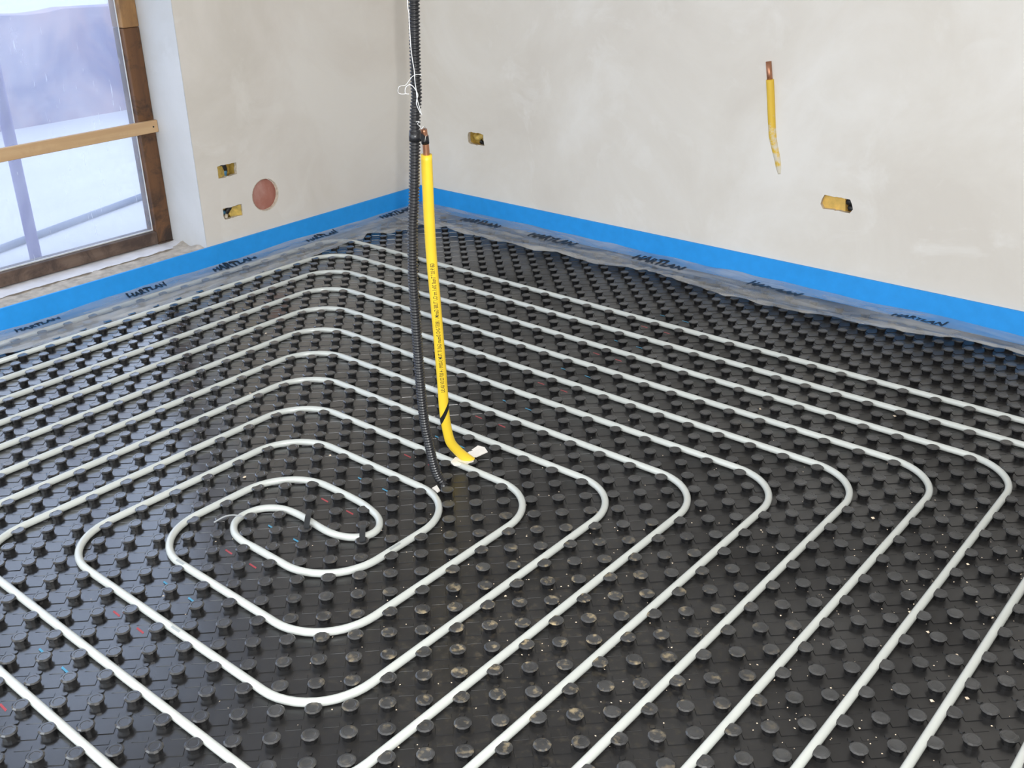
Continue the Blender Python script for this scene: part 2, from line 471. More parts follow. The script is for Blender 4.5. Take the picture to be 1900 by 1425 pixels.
polysL = [((c[0] - 1.5, c[0] + 1.5, c[1] - 0.9, c[1] + 0.9), ragged(*c, 11 + i)) for i, c in enumerate(LB)]
polysL.append(((DISC[0] - 1.6, DISC[0] + 1.6, DISC[1] - 1.6, DISC[1] + 1.6), circle(*DISC)))
me, mt = wall_mesh('wall_left', lambda u, v, d: w(XW - d, u, v), YW, YE, ZF - 2, ZC, [(WY0, WY1, WZ0, WZ1)], polysL)
wall_left = finish_wall('wall_left', me, mt, 'plaster_left')
polysR = [((c[0] - 1.9, c[0] + 1.9, c[1] - 1.0, c[1] + 1.0), ragged(*c, 31 + i)) for i, c in enumerate(RB)]
me, mt = wall_mesh('wall_right', lambda u, v, d: w(u, YW - d, v), XW, XE, ZF - 2, ZC, [], polysR)
wall_right = finish_wall('wall_right', me, mt, 'plaster')
me, mt = wall_mesh('wall_rear', lambda u, v, d: w(u, YE + d, v), XW, XE, ZF - 2, ZC, [(8, 82, 0.5, 42)])  # opening out of view, added so daylight reaches the room
finish_wall('wall_rear', me, mt, 'plaster')
me, mt = wall_mesh('wall_far', lambda u, v, d: w(XE + d, u, v), YW, YE, ZF - 2, ZC, [(44, 72, 18, 48)])  # second unseen opening, added to bring in more daylight
finish_wall('wall_far', me, mt, 'plaster')
structure(link('ceiling', mesh('ceiling', [w(XW - 6, YW - 2, ZC), w(XE, YW - 2, ZC), w(XE, YE + 3, ZC), w(XW - 6, YE + 3, ZC)], [(0, 1, 2, 3)]), 'ceiling'))

# window reveal: sides, head, sill
RX = -4.6
rv = []
rf = []
def quad(a, b_, c, d):
    k = len(rv); rv.extend([a, b_, c, d]); rf.append((k, k + 1, k + 2, k + 3))
quad(w(XW, WY0, WZ0 - 0.3), w(RX, WY0, WZ0 - 0.3), w(RX, WY0, WZ1), w(XW, WY0, WZ1))
quad(w(XW, WY1, WZ0 - 0.3), w(RX, WY1, WZ0 - 0.3), w(RX, WY1, WZ1), w(XW, WY1, WZ1))
quad(w(XW, WY0, WZ1), w(RX, WY0, WZ1), w(RX, WY1, WZ1), w(XW, WY1, WZ1))
structure(link('wall_window_reveal', mesh('wall_window_reveal', rv, rf), 'reveal'))
# outer side of the left wall, so no daylight leaks round the frame
me, mt = wall_mesh('wall_outer', lambda u, v, d: w(RX, u, v), YW - 2, YE, -8, ZC, [(WY0, WY1, WZ0 - 0.2, WZ1)])
finish_wall('wall_outer', me, mt, 'plaster')
# corner bead of the reveal
structure(link('trim_1', box_mesh('trim_1', XW - 0.02, XW + 0.012, WY0 - 0.035, WY0 + 0.012, 2.0, WZ1), 'bead'))

def lumpy(name, x0, x1, y0, y1, z, amp, nx, ny, mat, zend=None, scale=1.3, seed=0):
    verts = []; faces = []
    for i in range(nx + 1):
        for j in range(ny + 1):
            X = x0 + (x1 - x0) * i / nx; Y = y0 + (y1 - y0) * j / ny
            h = noise.fractal(Vector((X * scale + seed, Y * scale, seed)), 0.8, 2.0, 4) * amp
            verts.append(w(X, Y, z + h + (0 if zend is None else zend(X, Y))))
    for i in range(nx):
        for j in range(ny):
            a = i * (ny + 1) + j
            faces.append((a, a + 1, a + ny + 2, a + ny + 1))
    return mesh(name, verts, faces)
endlump = lambda X, Y: 0.42 * math.exp(-((Y - WY0) / 0.9) ** 2) * (0.6 + 0.4 * math.sin(X * 2.1))
sill = structure(link('trim_2', lumpy('mortar_sill', -1.6, XW + 0.05, WY0, WY1, WZ0 - 0.05, 0.10, 14, 200, None, endlump), 'mortar', smooth=True), 'rough mortar sill under the window')
sillw = structure(link('trim_3', lumpy('white_sill', RX, -1.1, WY0, WY1, WZ0 + 0.05, 0.07, 8, 160, None, None, 1.1, 5.0), 'sill_white', smooth=True), 'white limed strip of the sill')

# window frame, pane, batten
win = structure(empty('window_1', w(-3.6, 39, 1.9)), 'large window with old brown wooden frame and hazy plastic pane')
def wpart(name, me, mat, label=None, smooth=False):
    o = child(link(name, me, mat, None, smooth), win)
    if label: o['label'] = label
    return o
wpart('jamb', box_mesh('jamb', -4.5, -3.0, WY0 + 0.02, 17.32, 1.9, 19.1, 0.05), 'frame', 'stained brown lower piece of the wooden jamb')
wpart('jamb', box_mesh('jamb', -4.5, -2.98, WY0 + 0.02, 17.34, 19.14, WZ1, 0.05), 'frame_top', 'orange brown upper piece of the wooden jamb')
wpart('jamb', box_mesh('jamb', -4.5, -3.0, WY1 - 1.45, WY1 - 0.02, 1.9, WZ1, 0.05), 'frame')
wpart('jamb', box_mesh('jamb', -4.5, -3.0, 39.3, 40.8, 2.95, WZ1 - 1.2, 0.05), 'frame')
wpart('bottom_rail', box_mesh('bottom_rail', -4.5, -2.96, 17.34, WY1 - 1.45, 1.88, 2.92, 0.05), 'rail')
wpart('bottom_rail', box_mesh('bottom_rail', -4.48, -2.98, WY0 + 0.02, 17.32, 1.80, 1.90), 'rail')
wpart('top_rail', box_mesh('top_rail', -4.5, -3.0, 17.34, WY1 - 1.45, WZ1 - 1.2, WZ1, 0.05), 'frame_top')
wpart('glazing_bead', box_mesh('glazing_bead', -3.62, -3.44, 17.36, 39.28, 2.92, 3.02, 0.02), 'bead')
wpart('glazing_bead', box_mesh('glazing_bead', -3.62, -3.50, 17.32, 17.40, 2.95, WZ1 - 1.2, 0.03), 'bead')
wpart('pane', box_mesh('pane', -3.72, -3.66, 17.32, 39.3, 2.92, WZ1 - 1.2), 'pane', 'hazy scratched plastic pane')
wpart('pane', box_mesh('pane', -3.72, -3.66, 40.8, WY1 - 1.45, 2.92, WZ1 - 1.2), 'pane')
bt = wpart('batten', box_mesh('batten', -2.96, -2.55, 15.62 + 0.3, 61.0, 11.03, 11.98, 0.04), 'batten', 'pale wooden batten nailed across the window')
nail = link('nail', tube('nail', [w(-2.56, 16.35, 11.5), w(-2.52, 16.35, 11.5)], 0.07 * U, 8), 'hole_dark')
nail.parent = bt

# ------------------------------------------------------------------ floor: panel, knobs, relief
FX0, FX1, FY0, FY1 = XW, XE, YW, YE
floor = structure(link('floor', mesh('floor', [w(FX0 - 1, FY0 - 1, ZF), w(FX1, FY0 - 1, ZF), w(FX1, FY1, ZF), w(FX0 - 1, FY1, ZF)], [(0, 3, 2, 1)]), 'panel'),
                  'black plastic knob panels of the underfloor heating')

KS = 12
rings = [(0.265, -0.20), (0.295, -0.04), (0.345, 0.04), (0.348, 0.080), (0.285, 0.120), (0.210, 0.120), (0.185, 0.111)]
kv = []; kf = []
for (r, z) in rings:
    for k in range(KS):
        a = 2 * math.pi * (k + 0.5) / KS
        kv.append(Vector((r * math.cos(a) * U, r * math.sin(a) * U, (z + ZB) * U)))
for i in range(len(rings) - 1):
    if i == 0: pass
    for k in range(KS):
        k2 = (k + 1) % KS
        kf.append((i * KS + k, i * KS + k2, (i + 1) * KS + k2, (i + 1) * KS + k))
kf.append(tuple((len(rings) - 1) * KS + k for k in range(KS)))
knob_me = mesh('knob', kv, kf); knob_me.materials.append(MAT['knob'])

def project(P):
    d = P - CAMP; z = d.dot(fw)
    if z < 0.05: return None
    return (950 + 1939.61 * d.dot(rx) / z, 712.5 - 1939.61 * d.dot(up) / z, z)
spots = []
KX, KY = 0.35, 0.45
for i in range(1, 88):
    for j in range(-10, 78):
        if (i + j) % 2 == 0:
            X, Y = i + KX, j + KY
            if X < XW + 0.75 or X > XE - 1 or Y < YW + 0.75 or Y > YE - 1: continue
            spots.append((X, Y))
def pscale(s):
    q = project(w(s[0], s[1], 0.1))
    if q and 4 < q[0] < 1896 and 4 < q[1] < 1421: return q[2]
    return 1e9
order = sorted(spots, key=pscale)
near = order[:300]; rest = order[300:]
for (X, Y) in near:
    o = link('knob', knob_me, None, floor)
    o.location = (X * U, -Y * U, 0)
    o.rotation_euler = (0, 0, random.choice((0, 0.13, 0.26)))
verts = []; faces = []
for (X, Y) in rest:
    b0 = len(verts)
    verts += [v + Vector((X * U, -Y * U, 0)) for v in kv]
    faces += [tuple(b0 + q for q in f) for f in kf]
kfo = link('knob_field', mesh('knob_field', verts, faces), 'knob', floor); kfo['kind'] = 'stuff'
# low relief of the panel: webs between diagonal neighbours and small round studs
verts = []; faces = []
def prism(cx, cy, ax, ay, hl, hw, z0, z1, ch=0.008):
    """low chamfered bar, axis (ax, ay)"""
    b0 = len(verts); bx, by = -ay, ax
    for (l, h, z) in ((hl, hw, z0), (hl - ch, hw - ch, z1)):
        for (s, t) in ((-1, -1), (1, -1), (1, 1), (-1, 1)):
            verts.append(w(cx + ax * l * s + bx * h * t, cy + ay * l * s + by * h * t, z))
    for k in range(4):
        k2 = (k + 1) % 4
        faces.append((b0 + k, b0 + 4 + k, b0 + 4 + k2, b0 + k2))
    faces.append((b0 + 7, b0 + 6, b0 + 5, b0 + 4))
D = math.sqrt(0.5)
for (X, Y) in spots:
    if X > 80 or Y > 76: continue
    prism(X + 0.5, Y - 0.5, D, -D, 0.34, 0.27, ZF, ZF + 0.030)
    prism(X + 1.0, Y + 0.0, D, -D, 0.30, 0.12, ZF, ZF + 0.016)
    b0 = len(verts)
    for (r, z) in ((0.13, ZF), (0.11, ZF + 0.05)):
        for k in range(6):
            a = math.pi * k / 3
            verts.append(w(X + 0.5 + r * math.cos(a), Y + 0.5 + r * math.sin(a), z))
    for k in range(6):
        k2 = (k + 1) % 6
        faces.append((b0 + k, b0 + 6 + k, b0 + 6 + k2, b0 + k2))
    faces.append(tuple(b0 + 6 + k for k in range(5, -1, -1)))
rel = link('panel_relief', mesh('panel_relief', verts, faces), 'panel', floor); rel['kind'] = 'stuff'
bm = bmesh.new(); bm.from_mesh(rel.data); bmesh.ops.recalc_face_normals(bm, faces=bm.faces); bm.to_mesh(rel.data); bm.free()
# short printed dashes beside the knobs
def dash(X, Y, mat):
    me = mesh('print_mark', [w(X + a * 0.27 + b_ * 0.03, Y + b_ * 0.05 + c, ZF + 0.036) for a, b_, c in ((-1, -1, 0), (1, -1, 0.02), (1, 1, 0.02), (-1, 1, 0))], [(0, 3, 2, 1)])
    link('print_mark', me, mat, floor)
for n in range(0, 9):
    for X in (36.8, 38.65):
        dash(X + random.uniform(-.05, .05), 3.85 + 6 * n, 'red')
        dash(X - 0.1 + random.uniform(-.05, .05), 1.2 + 6 * n, 'lblue')

# ------------------------------------------------------------------ heating pipe
PR = 0.185
def rounded(cs, r=3.0, n=12):
    """polyline through 2D corners with fillets"""
    out = [Vector((cs[0][0], cs[0][1], 0))]
    for i in range(1, len(cs) - 1):
        p0, p1, p2 = Vector((*cs[i - 1], 0)), Vector((*cs[i], 0)), Vector((*cs[i + 1], 0))
        a = (p0 - p1).normalized(); b_ = (p2 - p1).normalized()
        s, e = p1 + a * r, p1 + b_ * r
        c = p1 + (a + b_) * r
        for k in range(n + 1):
            t = k / n * math.pi / 2
            out.append(c - b_ * (r * math.cos(t)) - a * (r * math.sin(t)))
    out.append(Vector((*cs[-1], 0)))
    return out
chB = [(38.0, 33)]
chA = [(37.9, 39.0)]
k = 11
chB += [(33, 33), (33, 42), (46, 42), (46, 27), (27, 27), (27, 48), (52, 48), (52, 21), (21, 21), (21, 54), (58, 54), (58, 15), (15, 15),
        (15, 60), (64, 60), (64, 9), (9, 9), (9, 66), (70, 66), (70, 3), (3, 3), (3, 75)]
chA += [(43, 39), (43, 30), (30, 30), (30, 45), (49, 45), (49, 24), (24, 24), (24, 51), (55, 51), (55, 18), (18, 18), (18, 57), (61, 57),
        (61, 12), (12, 12), (12, 63), (67, 63), (67, 6), (6, 6), (6, 75)]
mid = [(39.2, 33.12), (40.35, 33.45), (41.05, 34.05), (41.2, 34.75), (40.85, 35.35), (40.25, 35.72), (39.5, 35.88), (38.5, 35.86), (37.2, 35.77),
       (36.2, 35.86), (35.55, 36.15), (35.1, 36.6), (34.9, 37.2), (34.93, 37.85), (35.28, 38.42), (35.95, 38.85), (36.8, 39.02)]
rB = rounded(chB); rA = rounded(chA)
cv = catmull([rB[1], Vector((38.0, 33, 0))] + [Vector((a, b_, 0)) for a, b_ in mid] + [Vector((37.9, 39.0, 0)), rA[1]], 5)
path = list(reversed(rB[1:])) + cv[1:-1] + rA[1:]
P3 = []
for q in path:
    v = w(q.x, q.y, 0)
    if not P3 or (v - P3[-1]).length > 0.002:
        P3.append(v)
hp = link('heating_pipe', tube('heating_pipe', P3, PR * U, 14), 'pipe', None, True)
tag(hp, 'long pale grey plastic heating pipe laid in a rounded double spiral between the floor knobs', 'pipe')

# short grey print lines on the pipe
def pipe_print(X, Y, along_x, L):
    V = []; F = []
    for i in range(7):
        t = (i / 6 - 0.5) * L
        for a in (0.05, 0.35, 0.65):
            c, s_ = (PR + 0.004) * math.sin(a), (PR + 0.004) * math.cos(a)
            V.append(w(X + t, Y + c, s_) if along_x else w(X + c, Y + t, s_))
    for i in range(6):
        for k in range(2):
            F.append((i * 3 + k, i * 3 + k + 1, i * 3 + 4 + k, i * 3 + 3 + k))
    link('print_line', mesh('print_line', V, F), 'pipe_print', hp)
pipe_print(36.1, 42.0, True, 0.6)
pipe_print(43.0, 34.9, False, 0.7)
pipe_print(40.2, 45.0, True, 0.6)

# straps that hold the S-bend down
def strap(name, x0, y0, x1, y1, label):
    ax = Vector((x1 - x0, y1 - y0, 0)); L = ax.length; ax.normalize(); bx = Vector((-ax.y, ax.x, 0))
    verts = []; faces = []
    n = 10
    for i in range(n + 1):
        t = i / n; z = 0.16 + 0.14 * math.sin(math.pi * t)
        c = Vector((x0, y0, 0)) + ax * (L * t)
        for (s, dz) in ((-1, 0), (1, 0), (1, 0.05), (-1, 0.05)):
            q = c + bx * (0.14 * s); verts.append(w(q.x, q.y, z + dz))
    for i in range(n):
        for k in range(4):
            k2 = (k + 1) % 4
            faces.append((i * 4 + k, i * 4 + k2, i * 4 + 4 + k2, i * 4 + 4 + k))
    faces += [(3, 2, 1, 0), tuple(n * 4 + k for k in range(4))]
    o = link(name, mesh(name, verts, faces), 'strap')
    tag(o, label, 'strap', 'straps on the pipe bend')
strap('pipe_strap', 37.42, 35.32, 38.50, 36.48, 'dark strap over the straight stretch of the S-bend in the spiral centre')
strap('pipe_strap', 40.55, 34.62, 41.55, 35.60, 'dark strap over the tight right-hand curl of the S-bend')
tie = link('cable_tie', tube('cable_tie', catmull([w(34.55, 39.05, 0.20), w(34.72, 38.5, 0.34), w(34.94, 38.08, 0.30), w(35.3, 37.85, 0.22)], 5), 0.045 * U, 6), 'tie', None, True)
tag(tie, 'thin grey cable tie sticking out from the left curl of the S-bend', 'cable tie')

# ------------------------------------------------------------------ edge strips with film flaps
SX, SY, ST = 2.0, -9.0, 2.1
def film_height_right(X, Y):
    t = (Y - SY)
    base = 0.30 + 0.22 * math.exp(-t / 0.5)
    n = noise.fractal(Vector((X * 0.16, Y * 0.8, 3.1)), 0.9, 2.0, 3)
    n2 = noise.noise(Vector((X * 0.9 + Y * 0.5, Y * 0.4, 8.2)))
    return base + 0.16 * n + 0.10 * abs(n2) * min(1.0, t / 0.8)
EDGE_R = [(2.0, -3.9), (6.7, -3.76), (8.9, -3.92), (9.5, -4.6), (10.4, -4.19), (13.4, -4.16), (18.1, -4.4), (20.2, -4.23), (22.4, -4.75), (25.5, -4.43),
          (27.6, -4.79), (29.1, -5.41), (30.1, -5.16), (30.6, -5.75), (31.0, -5.52), (38.0, -4.37), (38.8, -4.0), (39.5, -4.32), (43.3, -4.15),
          (49.2, -4.79), (52.0, -5.45), (54.2, -5.8), (55.4, -6.5), (59.5, -6.46), (70, -5.2), (84, -5.9), (86, -5.6)]
EDGE_L = [(-9.0, 6.3), (-2.5, 6.44), (-0.6, 6.22), (1.0, 4.83), (2.4, 5.7), (3.2, 5.24), (6.0, 5.62), (7.8, 5.74), (14.6, 5.76), (22.6, 5.72),
          (29.2, 5.76), (32.8, 5.72), (34.4, 5.55), (35.7, 5.25), (45, 5.6), (60, 5.5), (75, 5.7)]
def lerp_tab(tab, x):
    for (a, b_), (c, d) in zip(tab, tab[1:]):
        if a <= x <= c:
            return b_ + (d - b_) * (x - a) / (c - a)
    return tab[0][1] if x < tab[0][0] else tab[-1][1]
def film_height_left(X, Y):
    t = X - SX
    base = 0.24 + 0.30 * math.exp(-t / 0.45) + 0.10 * math.exp(-((X - 3.0) / 0.45) ** 2)
    n = noise.fractal(Vector((Y * 0.16, X * 0.8, 13.1)), 0.9, 2.0, 3)
    n2 = noise.noise(Vector((Y * 0.7 - X * 0.4, X * 0.5, 4.2)))
    drop = 0.14 * max(0.0, (X - 4.6))
    return base + 0.13 * n + 0.09 * abs(n2) * min(1.0, t / 0.8) - drop
def film_mesh(name, along0, along1, step, point, nv=22):
    n = int((along1 - along0) / step); verts = []; faces = []
    for i in range(n + 1):
        a = along0 + (along1 - along0) * i / n
        for j in range(nv + 1):
            verts.append(point(a, j / nv))
    for i in range(n):
        for j in range(nv):
            q = i * (nv + 1) + j
            faces.append((q, q + 1, q + nv + 2, q + nv + 1))
    return mesh(name, verts, faces)
def pt_right(X, t):
    e = lerp_tab(EDGE_R, X); Y = SY + 0.02 + (e - SY) * t
    return w(X, Y, film_height_right(X, Y) - 0.06 * max(0, t - 0.9) * 10 * (0.5 + 0.5 * math.sin(X * 1.7)))
def pt_left(Y, t):
    e = lerp_tab(EDGE_L, Y); X = SX + 0.02 + (e - SX) * t
    return w(X, Y, film_height_left(X, Y))

def print_on(parent, string, size, place, mat='ink', name='print', shear=0.30, bold=0.05):
    """flat lettering laid onto a curved surface; place(u, v) gives the world point"""
    cu = bpy.data.curves.new(name, 'FONT'); cu.body = string; cu.size = size; cu.shear = shear; cu.offset = bold * size
    cu.align_x = 'CENTER'; cu.align_y = 'CENTER'; cu.resolution_u = 2
    tmp = bpy.data.objects.new('tmp', cu); col.objects.link(tmp)
    bpy.context.view_layer.update()
    dg = bpy.context.evaluated_depsgraph_get()
    me = bpy.data.meshes.new_from_object(tmp.evaluated_get(dg))
    bpy.data.objects.remove(tmp); bpy.data.curves.remove(cu)
    bm = bmesh.new(); bm.from_mesh(me)
    bmesh.ops.triangulate(bm, faces=bm.faces)
    for _ in range(1):
        lng = [e for e in bm.edges if e.calc_length() > size * 0.35]
        if lng: bmesh.ops.subdivide_edges(bm, edges=lng, cuts=1)
    for v in bm.verts:
        v.co = place(v.co.x, v.co.y)
    bm.to_mesh(me); bm.free(); me.name = name
    me.materials.clear()
    o = link(name, me, mat)
    return o

sr = empty('edge_strip', w(50, SY, 0))
tag(sr, 'bright blue foam edge strip with clear film flap along the right-hand wall', 'edge strip', 'blue edge strips')
child(link('foam_band', box_mesh('foam_band', SX - 0.19, XE - 0.3, SY - 0.19, SY, ZF, ST, 0.03), 'blue'), sr)
bright_edge_r = child(link('film_bright_edge', film_mesh('film_bright_edge', SX + 0.05, XE - 1.2, 0.17, lambda X, t: pt_right(X, 0.86 + 0.14 * t) + Vector((0, 0, 0.03 * U)), 4), 'film', None, True), sr)  # extra film layer added to imitate light caught by the lifted edge
fr = child(link('film_flap', film_mesh('film_flap', SX + 0.05, XE - 1.2, 0.17, pt_right), 'film', None, True), sr); fr['label'] = 'crumpled clear film flap'
def lay_right(X0, Y0, flip):
    s = -1 if flip else 1
    def f(u, v):
        k = noise.noise(Vector((X0 + u * 0.9, v * 0.6, 1.7)))
        X, Y = X0 + s * u + 0.10 * k, Y0 - s * v * (1.15 + 0.5 * k) - 0.18 * k
        return w(X, Y, film_height_right(X, Y) + 0.05)
    return f
for (X0, Y0, sz) in ((11.2, -7.3, 0.95), (19.6, -7.3, 1.05), (30.6, -7.5, 1.05), (41.0, -7.5, 0.95), (52.0, -7.8, 0.8)):
    o = print_on(None, 'HARTLAN', sz, lay_right(X0, Y0, False), name='lettering')
    o.parent = fr
sl = empty('edge_strip', w(SX, 40, 0))
tag(sl, 'bright blue foam edge strip with clear film flap along the window wall', 'edge strip', 'blue edge strips')
child(link('foam_band', box_mesh('foam_band', SX - 0.19, SX, SY, YE - 0.3, ZF, ST, 0.03), 'blue'), sl)
bright_edge_l = child(link('film_bright_edge', film_mesh('film_bright_edge', SY + 0.3, YE - 1.5, 0.17, lambda Y, t: pt_left(Y, 0.84 + 0.16 * t) + Vector((0, 0, 0.03 * U)), 4), 'film_l', None, True), sl)  # doubled film stands in for the light along this flap's edge
fl_ = child(link('film_flap', film_mesh('film_flap', SY + 0.3, YE - 1.5, 0.17, pt_left), 'film_l', None, True), sl); fl_['label'] = 'crumpled clear film flap'
def lay_left(X0, Y0):
    def f(u, v):
        k = noise.noise(Vector((Y0 + u * 0.9, v * 0.6, 5.7)))
        X, Y = X0 - v * (1.15 + 0.5 * k) - 0.18 * k, Y0 - u + 0.10 * k
        return w(X, Y, film_height_left(X, Y) + 0.05)
    return f
for (X0, Y0, sz) in ((2.8, -4.6, 0.9), (2.75, 4.6, 0.8), (2.75, 14.2, 0.95), (2.72, 22.4, 0.75), (2.72, 31.4, 0.75)):
    o = print_on(None, 'HARTLAN', sz, lay_left(X0, Y0), name='lettering')
    o.parent = fl_

# ------------------------------------------------------------------ wall boxes
def spin(o, origin):
    o.matrix_parent_inverse = Matrix.Translation(-origin)
def wall_box(side, c, label, style):
    cu, cv, hu, hv = c
    def pw(u, v, d):
        return w(XW - 0.02 - d, u, v) if side == 'L' else w(u, YW - 0.02 - d, v)
    root = empty('junction_box', pw(cu, cv, 0.9))
    tag(root, label, 'junction box', 'wall boxes')
    # open shell
    a, b_ = hu + 0.16, hv + 0.16; dep = 1.0; d0 = 0.30
    V = [pw(cu + s * a, cv + t * b_, d) for d in (d0, d0 + dep) for (s, t) in ((-1, -1), (1, -1), (1, 1), (-1, 1))]
    F = [(4, 5, 6, 7)] + [(k, (k + 1) % 4, 4 + (k + 1) % 4, 4 + k) for k in range(4)]
    child(link('shell', mesh('shell', V, F), 'box2' if style == 3 else 'box'), root)
    # bent knock-out flap of the shell
    if style in (0, 1):
        s = -1 if style == 0 else 1
        V = [pw(cu + s * -0.0 * hu, cv - hv, 0.42), pw(cu + (1 if style == 0 else -1) * 0.98 * hu, cv - hv, 0.10), pw(cu + (1 if style == 0 else -1) * 0.98 * hu, cv + hv * 0.9, 0.10), pw(cu + 0.25 * s * hu, cv + hv * 0.55, 0.50)]
        child(link('flap', mesh('flap', V, [(0, 1, 2, 3)]), 'box'), root)
    def stub(p, r, mat):
        child(link('conduit_end', tube('conduit_end', catmull(p, 4), [r * U * (1.0 if (k % 2) else 0.88) for k in range((len(p) - 1) * 4 + 1)], 10), mat, None, True), root)
    if style == 0:
        stub([pw(cu + 0.15, cv + hv + 0.1, 0.55), pw(cu - 0.05, cv + 0.15, 0.45), pw(cu - 0.25, cv - 0.25, 0.7)], 0.22, 'hole_dark')
        stub([pw(cu - 0.05, cv - hv - 0.1, 0.6), pw(cu - 0.10, cv - 0.15, 0.5), pw(cu - 0.30, cv + 0.05, 0.8)], 0.20, 'blue_conduit')
    elif style == 1:
        stub([pw(cu - 0.35, cv + hv + 0.1, 0.6), pw(cu + 0.1, cv + 0.15, 0.5), pw(cu + 0.35, cv - 0.2, 0.7)], 0.24, 'hole_dark')
        stub([pw(cu + hu + 0.1, cv - 0.05, 0.6), pw(cu + 0.6, cv + 0.0, 0.5), pw(cu + 0.3, cv - 0.1, 0.8)], 0.18, 'blue_conduit')
        stub([pw(cu + 0.55, cv - hv, 0.35), pw(cu + 0.45, cv - 0.32, 0.4), pw(cu + 0.2, cv - 0.25, 0.7)], 0.17, 'cut_plaster')
    elif style == 2:
        stub([pw(cu + 0.45, cv - hv - 0.1, 0.7), pw(cu + 0.35, cv - 0.3, 0.35), pw(cu + 0.30, cv - 0.24, 0.30)], 0.20, 'hole_dark')
        stub([pw(cu + hu + 0.1, cv + 0.25, 0.7), pw(cu + 0.78, cv + 0.22, 0.45), pw(cu + 0.7, cv + 0.18, 0.4)], 0.18, 'hole_dark')
        stub([pw(cu - 0.6, cv + 0.1, 0.7), pw(cu - 0.1, cv + 0.02, 0.4), pw(cu + 0.35, cv + 0.25, 0.7)], 0.30, 'box')
    else:
        stub([pw(cu + hu + 0.2, cv + 0.22, 0.5), pw(cu + 0.85, cv + 0.22, 0.35), pw(cu + 0.72, cv + 0.18, 0.45)], 0.27, 'hole_dark')
        stub([pw(cu + hu + 0.2, cv - 0.28, 0.5), pw(cu + 0.95, cv - 0.24, 0.35), pw(cu + 0.85, cv - 0.22, 0.45)], 0.22, 'hole_dark')
        V = [pw(cu - hu - 0.1, cv - hv - 0.1, 0.30), pw(cu + 0.58, cv - hv - 0.1, 0.30), pw(cu + 0.42, cv + hv + 0.1, 0.30), pw(cu - hu - 0.1, cv + hv + 0.1, 0.30)]
        V += [q + (pw(0, 0, 0.5) - pw(0, 0, 0)) for q in V]
        child(link('cover', mesh('cover', V, [(0, 1, 2, 3), (4, 5, 6, 7)] + [(k, (k + 1) % 4, 4 + (k + 1) % 4, 4 + k) for k in range(4)]), 'box2'), root)
    # dark hollow behind the shell keeps outside light out
wall_box('L', LB[0], 'ochre wall box with dark and blue conduits, upper of two beside the window', 0)
wall_box('L', LB[1], 'ochre wall box just above the blue strip, lower of two beside the window', 1)
wall_box('R', RB[0], 'ochre wall box on the right wall close to the room corner', 2)
wall_box('R', RB[1], 'orange wall box with black conduit ends, rightmost on the wall', 3)

# round terracotta cap set a little back in its hole
cap = empty('duct_cap', w(XW - 0.3, DISC[0], DISC[1]))
tag(cap, 'round terracotta cap dusted with plaster, set in the wall beside the two boxes', 'duct cap')
V = []; F = []
for r in range(0, 7):
    rr = (DISC[2] - 0.03) * r / 6
    for k in range(28):
        a = 2 * math.pi * k / 28
        n = noise.fractal(Vector((rr * math.cos(a) * 1.5, rr * math.sin(a) * 1.5, 2.2)), 0.8, 2, 3) * 0.05
        V.append(w(XW - 0.24 + n - 0.06 * (r == 6), DISC[0] + rr * math.cos(a), DISC[1] + rr * math.sin(a)))
for r in range(6):
    for k in range(28):
        k2 = (k + 1) % 28
        F.append((r * 28 + k, r * 28 + k2, r * 28 + 28 + k2, r * 28 + 28 + k))
child(link('disc', mesh('disc', V, F), 'terracotta', None, True), cap)
rim = [w(XW - 0.05, DISC[0] + (DISC[2] + 0.03) * math.cos(2 * math.pi * k / 32), DISC[1] + (DISC[2] + 0.03) * math.sin(2 * math.pi * k / 32)) for k in range(33)]
child(link('rim', tube('rim', rim, 0.06 * U, 6, False), 'cut_plaster', None, True), cap)

# ------------------------------------------------------------------ gas pipe stub in the right wall
gw = empty('gas_pipe_stub', w(38.8, YW, 9))
tag(gw, 'yellow gas pipe with bare copper end half buried upright in the right wall', 'pipe')
pts = [(38.43, 15.5), (38.62, 14.23), (38.81, 12.83), (39.01, 11.52), (39.25, 10.65), (39.58, 9.68), (39.80, 8.75)]
dep = [0.10, 0.08, 0.06, 0.03, -0.06, -0.12, -0.26]
child(link('coating', tube('coating', catmull([w(a, YW + d, z) for (a, z), d in zip(pts, dep)], 5), 0.285 * U, 16), 'yellow_worn', None, True), gw)
child(link('copper_end', tube('copper_end', [w(38.47, YW + 0.10, 15.2), w(38.33, YW + 0.10, 16.0), w(38.20, YW + 0.10, 16.75)], 0.205 * U, 14), 'copper', None, True), gw)

# ------------------------------------------------------------------ standing conduit, yellow gas pipe, tape, wire
H = [(40.95, 29.35, -0.30), (40.66, 29.0, -0.05), (40.47, 29.12, 0.30), (40.34, 29.26, 0.95), (40.24, 29.36, 1.75), (40.13, 29.46, 2.8), (40.05, 29.53, 3.6), (40.0, 29.6, 5.36), (39.97, 29.62, 7.49), (39.95, 29.63, 10.02),
     (39.95, 29.64, 11.22), (39.98, 29.62, 12.44), (40.05, 29.55, 14.11), (40.12, 29.48, 15.04), (40.18, 29.42, 16.08), (40.26, 29.34, 17.67), (40.33, 29.27, 19.2),
     (40.40, 29.20, 19.98), (40.41, 29.19, 20.91), (40.44, 29.16, 22.28), (40.49, 29.11, 24.06), (40.6, 29.0, 27.0), (40.8, 28.8, 34.0), (40.7, 28.9, 42.0), (40.8, 28.8, 54.2)]
hp_pts = resample(catmull([w(*q) for q in H], 8), 0.0375 * U)
rr = []
for i in range(len(hp_pts)):
    ph = (i % 4)
    rr.append((0.255, 0.255, 0.190, 0.190)[ph] * U)
hose = link('corrugated_conduit', tube('corrugated_conduit', hp_pts, rr, 16), 'conduit', None, True)
